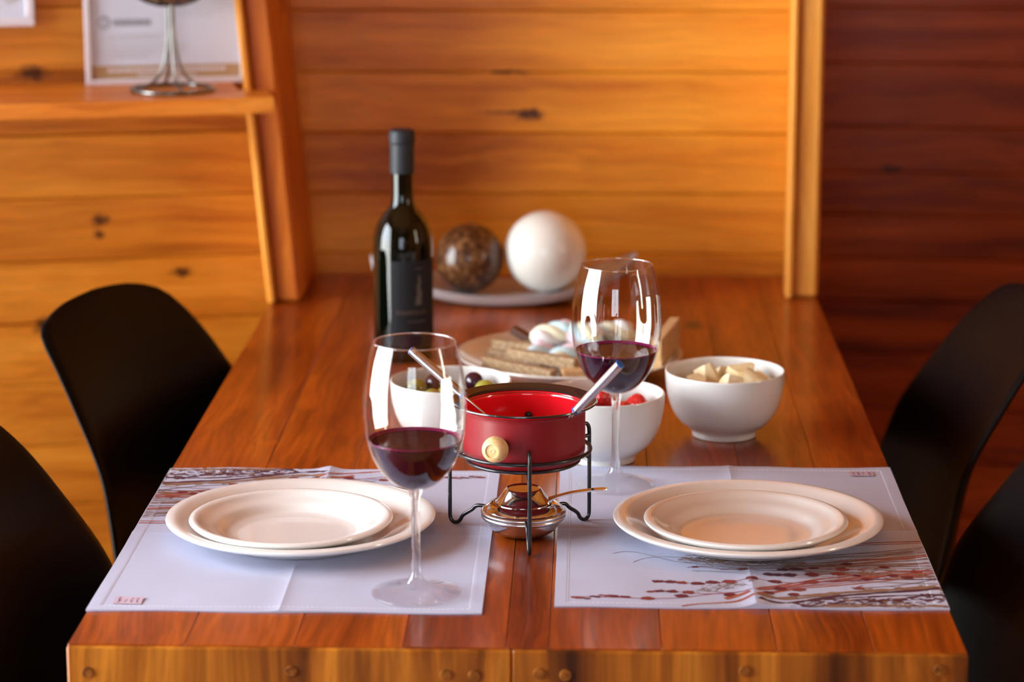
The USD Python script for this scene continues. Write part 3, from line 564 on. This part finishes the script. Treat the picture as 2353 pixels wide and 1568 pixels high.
bh = cat_(*[tube(curve([(.0245, s * .0035, .0345), (.034, s * .0042, .0385), (.05, s * .0042, .0425), (.080, s * .0042, .0458)], 24), .0011, 8) for s in (-1, 1)])
hs = np.array(curve([(.0235, 0, .0342), (.034, 0, .0383), (.05, 0, .0423), (.0795, 0, .0456)], 24))
hw = np.interp(hs[:, 0], [.0235, .032, .075, .0785, .0797], [.008, .0045, .0042, .003, .0012])
gt = np.stack([np.c_[hs[:, 0], s * hw, hs[:, 2]] for s in np.linspace(-1, 1, 7)], 1)
part(bn, 'handle', grid_solid(gt + [0, 0, .0007], gt - [0, 0, .0007]), m_steel, smooth=40)

def fork(label, end, rim, group='fondue forks in the pot'):
    """A fork whose handle end is at end, leaning on the pot at rim, its tip reaching down inside the pot."""
    end, rim = np.array(end), np.array(rim); L = float(np.linalg.norm(rim - end)); d = (rim - end) / L
    q = L
    while True:
        p = end + d * (q + .001)
        if p[2] < PZ + .0045 or (q > L + .02 and math.hypot(p[0] - SX, p[1] - SY) > .0535): break
        q += .001
    t = thing('fondue_fork', label, 'fork', tuple(end), 0, group)
    lay = lambda m: aim(m, (0, 0, 0), tuple(rim - end))
    hl = 0.0700
    hn = part(t, 'handle', lay(moved(lathe(np.vstack([[(0, 0), (.0040, 0)], curve([(.0045, .001), (.0047, .01), (.0045, hl * .7), (.0038, hl)], 16), [(0, hl)]]), 32), ry=90)), m_satin, smooth=40)
    part(hn, 'collar', lay(moved(lathe([(0, hl), (.0040, hl), (.0043, hl + .0006), (.0040, hl + .0018), (.0028, hl + .0024), (0, hl + .0026)], 24), ry=90)), m_blue, label='thin blue collar', smooth=40)
    part(hn, 'end_cap', lay(moved(lathe([(0, -.0010), (.0036, -.0009), (.0045, -.0002), (.0045, .0006), (0, .0006)], 24), ry=90)), m_blue, label='flat blue end cap', smooth=40)
    part(t, 'rod', lay(tube([(hl + .001, 0, 0), (q - .018, 0, 0)], .00125, 12)), m_steel_brush, smooth=50)
    for sd in (-1, 1):
        part(t, 'tine', lay(tube(curve([(q - .019, 0, 0), (q - .014, sd * .0022, 0), (q, sd * .0024, 0)], 10), np.r_[np.full(8, .0009), .0006, .0003], 8)), m_steel_brush, smooth=50)
    return t
fork('steel fondue fork with blue end cap leaning over the right of the red pot', (0.0305, 2.3260, 0.9342), (-0.0067, 2.3520, 0.8870))
fork('steel fondue fork behind the front wine glass, leaning over the left of the pot', (-0.1680, 2.4350, 0.9211), (-0.1174, 2.4020, 0.8857))

# ------------------------------------------------------------------ bowls and what is in them
bp = np.vstack([[(0, .0022), (.0300, .0022), (.0312, 0), (.0338, 0), (.0350, .0010), (.0350, .0060)], curve([(.0362, .0078), (.0420, .0115), (.0525, .0220), (.0605, .0385), (.0642, .0560), (.0652, .0705)], 44),
                [(.0655, .0722), (.0650, .0733), (.0640, .0736), (.0630, .0730)], curve([(.0624, .0715), (.0608, .0560), (.0572, .0400), (.0490, .0250), (.0370, .0140), (.0200, .0090), (0, .0082)], 44)])
b0 = thing('serving_bowl', 'white footed bowl of banana chunks, rightmost of the three bowls', 'bowl', (.1510, 2.784, TZ), 0, 'white footed bowls')
part(b0, 'bowl_body', lathe(bp, 128), m_bowl, smooth=45)
copy_of(b0, 'white footed bowl of strawberries, behind the red fondue pot and the far wine glass', (.0170, 2.677, TZ))
copy_of(b0, 'white footed bowl of grapes, seen through the front wine glass, leftmost of the three bowls', (-.1462, 2.731, TZ))

def egg(rx, ry, rz, sub=3): 
    m = trimesh.creation.icosphere(sub); m.vertices *= (rx, ry, rz); return m
# grapes: hidden ones below, seen ones above
def grape(col, label, p, s=1., rz=0, group=None):
    t = thing('green_grape' if col is m_grape_g else 'dark_grape', label, 'grape', p, rz, group)
    bq = part(t, 'berry', egg(.0115 * s, .0102 * s, .0102 * s), col, smooth=True)
    part(bq, 'stem_scar', moved(lathe([(0, 0), (.0012, 0), (.0009, .0007), (0, .0008)], 10), (.0113 * s, 0, 0), ry=90), m_leaf, smooth=40)
    return t
GB = np.array([-.1462, 2.731, TZ])
for k in range(5):
    a = k * 1.2566 + .3
    grape(m_grape_d if k % 2 else m_grape_g, ('dark' if k % 2 else 'green') + ' grape hidden at the bottom of the leftmost white bowl', GB + (.0240 * math.cos(a), .0240 * math.sin(a), .0325), 1.3, 40 * k, f'{"dark" if k % 2 else "green"} grapes at the bottom of the bowl')
tops = [(m_grape_g, 'yellow-green grape at the left wall of the leftmost bowl, beside the glossy dark grapes', (-.038, .010, .0475)), (m_grape_d, 'upright dark purple grape against the left yellow-green grape in the leftmost bowl', (-.0185, .026, .050)),
        (m_grape_g, 'pale green grape between two dark grapes in the leftmost bowl, behind the fork', (-.003, .0005, .0435)), (m_grape_d, 'dark purple grape behind the fork in the middle of the leftmost bowl', (.012, -.027, .0455)),
        (m_grape_d, 'single dark grape at the right side of the leftmost bowl, just above the pot rim', (.0235, .034, .0500)), (m_grape_g, 'bright green grape at the far right of the leftmost bowl', (.0370, .010, .0470)),
        (m_grape_g, 'green grape at the front wall of the leftmost bowl', (-.018, -.030, .0465))]
for k, (c, lb, p) in enumerate(tops): grape(c, lb, GB + np.array(p) + (0, 0, .0125), 1.06, 35 + 67 * k)
# strawberries
def strawberry(label, p, s=1., rz=0, tilt=70, group=None):
    t = thing('strawberry', label, 'strawberry', p, rz, group, ry=tilt)
    m = lathe(np.vstack([[(0, -.0155)], curve([(.003, -.0150), (.0075, -.0095), (.0115, .0), (.0128, .006), (.0105, .0112), (.005, .0135)], 24), [(0, .0130)]]), 40); m.apply_scale(s)
    bq = part(t, 'berry', m, m_straw, smooth=True)
    part(bq, 'cut_top', moved(lathe([(0, .0130), (.0045, .0134), (.0048, .0142), (0, .0146)], 20), (0, 0, 0)), m_leaf, smooth=40)
    return t
SB = np.array([.0170, 2.677, TZ])
for k in range(3):
    a = k * 2.094 + .5
    strawberry('strawberry hidden at the bottom of the middle white bowl', SB + (.0195 * math.cos(a), (.0195) * math.sin(a), .0285), 1.15, math.degrees(a), 80, 'strawberries at the bottom of the bowl')
for k, (lb, p, rz, tl) in enumerate([('red strawberry beside the upright fork handle in the middle bowl', (.0010, .030, .0545), 200, 55), ('red strawberry at the right wall of the middle bowl', (.0335, .018, .0490), 20, 75),
                                     ('small red strawberry behind the wine glass stem in the middle bowl', (.022, -.016, .0485), 100, 85), ('red strawberry hidden behind the pot in the middle bowl', (-.030, -.004, .0490), 310, 75)]):
    strawberry(lb, SB + np.array(p) + (0, 0, .0035), 1.05, rz, tl)
# banana chunks
def chunk(seed, s=1.):
    """A thick slice of banana cut across and halved askew: a round back and flat, sharp-edged cut faces."""
    r = np.random.default_rng(seed); m = trimesh.creation.cylinder(.0155 * s, .021 * s, sections=28)
    for _ in range(2):
        a = r.uniform(0, 6.28); n = np.array([math.cos(a), math.sin(a), r.uniform(-.7, .7)])
        m = trimesh.intersections.slice_mesh_plane(m, n, -n * .0045 * s / np.dot(n, n), cap=True, engine='earcut')
    m = trimesh.convex.convex_hull(m.vertices); m.vertices -= m.bounds.mean(0); m = m.subdivide_to_size(.004)
    m.vertices *= 1 + .05 * (meshkit.noise(m.vertices * 120, seed)[:, None] - .5); return m
BB = np.array([.1510, 2.784, TZ])
bl = [('banana chunk hidden at the bottom of the rightmost white bowl', (.018, .004, .0215), 0, 0, 1), ('banana chunk hidden at the bottom of the rightmost white bowl', (-.012, .018, .0215), 0, 60, 1), ('banana chunk hidden at the bottom of the rightmost white bowl', (-.008, -.020, .0215), 0, 130, 1),
      ('banana chunk low at the left wall of the rightmost bowl', (-.034, .002, .0470), 20, 20, 1), ('upright white-lit banana chunk left of the dark gap in the rightmost bowl', (-.0180, .0215, .0530), 60, 75, .95), ('banana chunk behind the dark gap in the rightmost bowl', (-.002, .0385, .0500), 30, 200, .9),
      ('banana chunk at the front wall of the rightmost bowl, pointing right', (.0070, -.010, .0490), 70, 300, 1), ('highest banana chunk, at the back right of the rightmost bowl', (.0185, .0270, .0570), 25, 15, 1), ('bright pointed banana chunk at the front right of the rightmost bowl', (.0265, .0020, .0520), 58, 250, 1),
      ('banana chunk against the right wall of the rightmost bowl', (.0400, .0130, .0510), 35, 100, .9)]
for k, (lb, p, tilt, rz, s) in enumerate(bl):
    single('banana_chunk', chunk(k, s * 1.0), m_banana, lb, 'banana', BB + np.array(p) + (0, 0, .0060 if k > 2 else .004), rz, rx=tilt, smooth=25, group='banana chunks at the bottom of the bowl' if k < 3 else None)

# ------------------------------------------------------------------ platter with wafers and marshmallows
PX, PY = -.021, 3.086
pl = thing('platter', 'shallow white round platter of wafers and marshmallows, behind the bowls', 'plate', (PX, PY, TZ))
part(pl, 'plate_body', lathe(np.vstack([[(0, .0012), (.078, .0012), (.080, 0), (.085, 0), (.088, .002)], curve([(.098, .006), (.122, .0155), (.1345, .0215)], 16), [(.1368, .0232), (.1365, .0246), (.1345, .0246)], curve([(.131, .0225), (.118, .0145), (.096, .0068), (.085, .0050), (0, .0046)], 24)]), 128), m_bowl, smooth=45)
def wafer(label, a, b, w, h, mat=m_wafer, name='wafer_stick', cat='wafer', roll=0):
    a, b = np.array(a), np.array(b); L = float(np.linalg.norm(b - a)); c = (a + b) / 2; d = (b - a) / L
    t = thing(name, label, cat, tuple(c), math.degrees(math.atan2(d[1], d[0])), None, ry=-math.degrees(math.asin(d[2])), rx=roll)
    n = 3
    for k in range(n):
        z0 = -h / 2 + h * k / n
        part(t, 'layer', cbox((-L / 2 + .0006 * (k % 2), -w / 2 + .0005 * (k % 2), z0), (L / 2 - .0006 * (k % 2), w / 2 - .0005 * (k % 2), z0 + h / n), .0007), mat)
    return t
wz = TZ + .0052
wafer('speckled wafer stick, frontmost on the left of the platter', (-.1230, 3.0650, wz + .0115), (-.0385, 3.0020, wz + .0095), .0135, .0125)
wafer('speckled wafer stick lying across the frontmost one on the platter', (-.0930, 3.0680, wz + .0215), (-.0120, 3.0250, wz + .0185), .0135, .0125)
wafer('speckled wafer stick at the left of the platter, tucked behind the crossing one', (-.1200, 3.1250, wz + .0085), (-.0560, 3.0950, wz + .0085), .018, .011)
wafer('speckled wafer stick at the left back, lying on the tucked one', (-.1130, 3.1300, wz + .0200), (-.0500, 3.0950, wz + .0200), .018, .0105)
wafer('short wafer stick with its pale end forward at the front of the platter', (-.0300, 3.0080, wz + .0095), (.0350, 3.0220, wz + .0095), .020, .0115, m_wafer_plain)
wafer('broad tan wafer standing at the right edge of the platter, behind the wine glass', (.0830, 3.0350, TZ + .0330), (.1080, 3.1350, TZ + .0400), .012, .036, m_wafer_plain)
wafer('dark chocolate stick pointing up at the back left of the marshmallows', (-.0910, 3.1500, wz + .0330), (-.0480, 3.1200, wz + .0130), .0125, .0095, m_choc, 'chocolate_stick', 'chocolate')
def marshmallow(label, p, rz, L=.046, R=.0085, tilt=0, seed=0):
    t = thing('marshmallow_twist', label, 'marshmallow', p, rz, None, ry=tilt)
    n = 26; s = np.linspace(-1, 1, n)
    for k in range(4):
        a = s * 2.6 + k * np.pi / 2 + seed
        rr = R * .62 * np.sqrt(np.clip(1.04 - np.abs(s) ** 5, .05, 1))
        P = np.c_[s * L / 2, rr * np.cos(a), rr * np.sin(a)]
        part(t, 'strand', tube(P, R * .60 * np.sqrt(np.clip(1.03 - np.abs(s) ** 6, .06, 1)), 14), m_marsh[(k + seed) % 4], smooth=60)
    return t
mz = TZ + .0058
for k, (lb, p, rz, tl) in enumerate([('pastel twisted marshmallow at the front left of the pile, beside the crossing wafer', (-.0560, 3.0980, mz + .0110), 65, 0), ('pastel twisted marshmallow lying at the front of the pile in the middle', (-.0225, 3.0850, mz + .0120), 40, -8),
        ('pastel twisted marshmallow at the pile front, by the left edge of the far glass', (.0050, 3.0850, mz + .0110), 110, 0), ('pastel twisted marshmallow at the right of the pile, seen through the far glass', (.0340, 3.1150, mz + .0110), 35, 0),
        ('blue-striped twisted marshmallow on top at the left of the pile', (-.0420, 3.1150, mz + .0285), 15, -12), ('topmost twisted marshmallow in the middle of the pile', (-.0070, 3.1120, mz + .0300), 150, 6),
        ('blue-yellow twisted marshmallow on top at the right, seen through the far glass', (.0300, 3.1320, mz + .0270), 165, 12), ('twisted marshmallow at the hidden back of the pile', (-.0150, 3.1500, mz + .0110), 10, 0), ('twisted marshmallow at the back right of the pile', (.0450, 3.1600, mz + .0110), 60, 0)]):
    marshmallow(lb, (p[0], p[1], p[2] + (.0055 if p[2] > mz + .02 else .0015)), rz, .052, .0122, tl, k)

# ------------------------------------------------------------------ wine bottle
BX, BY = -.2268, 3.154
bt = thing('wine_bottle', 'dark wine bottle with a grey capsule and dark label, standing behind the front glass', 'bottle', (BX, BY, TZ))
bo = np.vstack([[(0, .006), (.024, .003), (.032, 0)], curve([(.0355, .0012), (.0368, .005), (.0369, .02), (.0369, .135), (.0362, .150), (.0325, .1665), (.0245, .1810), (.0170, .1900), (.0138, .1990), (.0132, .212), (.0131, .270)], 90), [(.0145, .271), (.0145, .278), (.0132, .2792), (.010, .2792), (0, .279)]])
part(bt, 'glass_body', lathe(bo, 96), m_bottle, smooth=45)
part(bt, 'capsule', lathe(np.vstack([[(.0134, .2325), (.0150, .2325), (.0152, .234), (.0149, .262)], [(.0151, .2670), (.0147, .2678), (.0158, .2692), (.0161, .272), (.0161, .2790), (.0155, .2830), (.0140, .2850), (.012, .2856), (0, .2856), (0, .2800), (.0146, .2798), (.0146, .2706), (.0134, .2700), (.0134, .2325)]]), 64), m_capsule, smooth=35)
def bend(m, r, a0):
    """Wrap a flat mesh (x along, y up, z out) on the bottle, x = 0 at angle a0."""
    m = m.copy(); v = m.vertices.copy(); a = a0 + v[:, 0] / r; q = r + v[:, 2]
    m.vertices = np.c_[q * np.cos(a), q * np.sin(a), v[:, 1]]; return m
aL = math.radians(270 - 21)
gx, gy = np.meshgrid(np.linspace(0, .068, 40), np.linspace(.022, .1285, 6), indexing='ij')
lbm = grid_solid(np.stack([gx, gy, np.full_like(gx, .0004)], -1), np.stack([gx, gy, np.full_like(gx, .00005)], -1))
lab = part(bt, 'label', bend(lbm, .0369, aL), m_label, label='dark grey paper label', smooth=40)
def bottle_text(txt, h, x, y, mat, name='label_text', spread=1.0):
    m = meshkit.text_mesh(txt, h, .0003); m.vertices[:, 0] *= spread; m.vertices += (x, y, .0003); m = m.subdivide(); part(lab, name, bend(m, .0369, aL), mat)
bottle_text('FAMIGLIA', .0046, .0075, .0625, m_print_gold, spread=1.25)
bottle_text('TANNAT', .0042, .0260, .0355, m_print_grey, spread=1.1)
for yy, x0, x1 in ((.0525, .022, .046),):
    part(lab, 'label_text', bend(cat_(*[cbox((x, yy, .0003), (x + .0016, yy + .0016, .0006)) for x in np.arange(x0, x1, .0026)]), .0369, aL), m_print_grey)
em = [moved(cbox((-.0045, -.0006, .0003), (.0045, .0006, .0006)), (.036, .119, 0))]
for k in range(7):
    em.append(moved(cbox((-.0014 - .0005 * k, -.0028, .0003), (.0014 + .0004 * k, .0022, .0006)), (.0365 + .0008 * math.sin(k * 2.), .108 - .0052 * k, 0)))
part(lab, 'label_emblem', bend(cat_(*[e.subdivide() for e in em]), .0369, aL), m_print_grey)

# ------------------------------------------------------------------ tray and decorative balls
TX, TY, TA = -.115, 3.515, 1.5
tr = thing('oval_tray', 'long boat-shaped silver tray with upturned ends, at the back of the table', 'tray', (TX, TY, TZ), TA)
u = np.linspace(-1, 1, 81); v = np.linspace(-1, 1, 25)
hw = .066 * np.sqrt(np.clip(1 - np.abs(u) ** 3.2, .0012, 1))
U, Vv = np.meshgrid(u, v, indexing='ij')
GX = U * .182; GY = Vv * hw[:, None]; lift = .004 + .047 * np.abs(U) ** 2.3 + .0085 * np.abs(Vv) ** 3
topg = np.stack([GX, GY, lift + .0055], -1); botg = np.stack([GX * .985, GY * .93, np.maximum(lift - .006 - .002 * (1 - np.abs(Vv)), .0004)], -1)
part(tr, 'dish', grid_solid(topg, botg), m_silver, smooth=50)
wb = thing('decor_ball', 'glossy cream-white decorative ball resting on the silver tray', 'ball', (-.0575, 3.515, TZ + .0131 + .0560)); part(wb, 'sphere', egg(.0555, .0555, .0555, 5), m_white_ball, smooth=True)
part(wb, 'bottom_plug', moved(lathe([(0, 0), (.006, 0), (.0058, .0008), (0, .001)], 20), (0, 0, -.0560)), m_white_ball, smooth=40)
bb = thing('mottled_ball', 'smaller mottled brown lacquered ball resting on the silver tray, beside the wine bottle', 'ball', (-.1615, 3.515, TZ + .0118 + .0477)); part(bb, 'sphere', egg(.0472, .0472, .0472, 5), m_brown_ball, smooth=True)
part(bb, 'bottom_plug', moved(lathe([(0, 0), (.006, 0), (.0058, .0008), (0, .001)], 20), (0, 0, -.0477)), m_brown_ball, smooth=40)

# ------------------------------------------------------------------ on and above the shelf
ch = thing('candle_holder', 'bronze cup on a bent wire stem with ring foot, on the wall shelf', 'candle holder', (-.5567, 3.470, SZ))
part(ch, 'foot_ring', ring(.0535, .0031, .0030, 72), m_chrome, smooth=50)
for k in range(4):
    a = math.radians(25 + 90 * k); rz = curve([(.0535, .0034), (.040, .0065), (.022, .0165), (.011, .036), (.0062, .062), (.0045, .085), (.0040, .116)], 40)
    part(ch, 'stem_wire', tube(np.c_[rz[:, 0] * math.cos(a), rz[:, 0] * math.sin(a), rz[:, 1]], .0021, 10), m_chrome, smooth=50)
part(ch, 'cup', lathe(np.vstack([curve([(0, .1150), (.020, .1175), (.041, .1260), (.054, .143), (.058, .165), (.055, .185)], 40), curve([(.052, .185), (.055, .165), (.051, .146), (.039, .130), (0, .120)], 30)]), 64), m_cup, smooth=45)
for k in range(10):
    a = math.radians(36 * k + 8); rz = curve([(.010, .1150), (.030, .1198), (.050, .135), (.0595, .160), (.0565, .186)], 20)
    part(ch, 'cage_wire', tube(np.c_[(rz[:, 0] + .0008) * math.cos(a), (rz[:, 0] + .0008) * math.sin(a), rz[:, 1]], .0018, 8), m_black_metal, smooth=50)
part(ch, 'candle', lathe([(0, .121), (.030, .127), (.036, .135), (.036, .178), (.033, .181), (0, .181)], 48), m_candle, smooth=40)

ct = thing('framed_certificate', 'white framed certificate with a brown bottom band, leaning behind the candle holder', 'certificate', wl(-.2480, .028, SZ + .0003), LA, rx=4)
# local x along the wall, z up, -y towards the room
CW, CH_ = .218, .22
part(ct, 'frame', cat_(cbox((0, -.008, 0), (.0075, .004, CH_), .001), cbox((CW - .0075, -.008, 0), (CW, .004, CH_), .001), cbox((.0075, -.008, 0), (CW - .0075, .004, .0075), .001), cbox((.0075, -.008, CH_ - .0075), (CW - .0075, .004, CH_), .001)), m_white_edge)
pp = part(ct, 'paper', cbox((.0074, -.002, .0074), (CW - .0074, .003, CH_ - .0074)), m_paper)
bnd = part(ct, 'band', cbox((.0080, -.0026, .0080), (CW - .0080, -.0019, .0255)), m_band, label='brown printed band')
def bars(rows, z_d=-.0025): return cat_(*[cbox((x, z_d, z), (x + w, z_d + .0006, z + h)) for x, z, w, h in rows])
r3 = random.Random(9)
def greek(x0, x1, z, h, wmin, wmax, gap):
    o = []; x = x0
    while x < x1:
        w = r3.uniform(wmin, wmax); o.append((x, z, min(w, x1 - x), h)); x += w + gap
    return o
part(bnd, 'lettering', bars(greek(.030, .190, .0165, .0052, .002, .005, .0014) + greek(.070, .150, .0105, .0028, .002, .004, .0012), -.0031), m_white_edge, label='pale lettering on the brown band')
part(pp, 'badge', moved(cat_(lathe([(.0066, 0), (.0090, 0), (.0090, .0005), (.0066, .0005), (.0066, 0)], 40)), (.026, -.0021, .0850), rx=90), m_grey_text, smooth=30)
n3 = meshkit.text_mesh('3', .0085, .0005); part(pp, 'badge_number', moved(n3, (.0225, -.0021, .0808), rx=90), m_grey_text)
part(pp, 'heading', bars(greek(.039, .090, .0800, .0092, .0022, .0045, .0009)), m_grey_text)
part(pp, 'text_line', bars(sum([greek(.034, .034 + w, z, .0022, .002, .009, .0015) for w, z in ((.075, .066), (.07, .061), (.105, .0525), (.105, .046), (.060, .041), (.05, .036))], [])), m_grey_soft)
part(pp, 'text_line', bars(sum([greek(.125, .125 + w, z, .0022, .002, .009, .0015) for w, z in ((.07, .110), (.075, .104), (.065, .098), (.05, .092))], [])), m_grey_soft)

fr = thing('picture_frame', 'white picture frame hung at the top left, only its lower corner in view', 'picture', wl(-.313, 0, 1.1220), LA)
part(fr, 'frame', cat_(cbox((-.20, -.016, 0), (0, -.001, .012), .002), cbox((-.012, -.016, .012), (0, -.001, .25), .002), cbox((-.20, -.016, .012), (-.188, -.001, .25), .002), cbox((-.20, -.016, .25), (0, -.001, .262), .002)), m_white_edge)
pf = part(fr, 'print', cbox((-.188, -.010, .012), (-.012, -.002, .25)), m_paper)
part(pf, 'print_figure', cat_(*[moved(egg(.008, .0006, .02, 2), (-.040 + .006 * k, -.0104, .048 + .012 * (k % 3)), ry=20 * k - 25) for k in range(4)]), m_grey_soft, smooth=True)
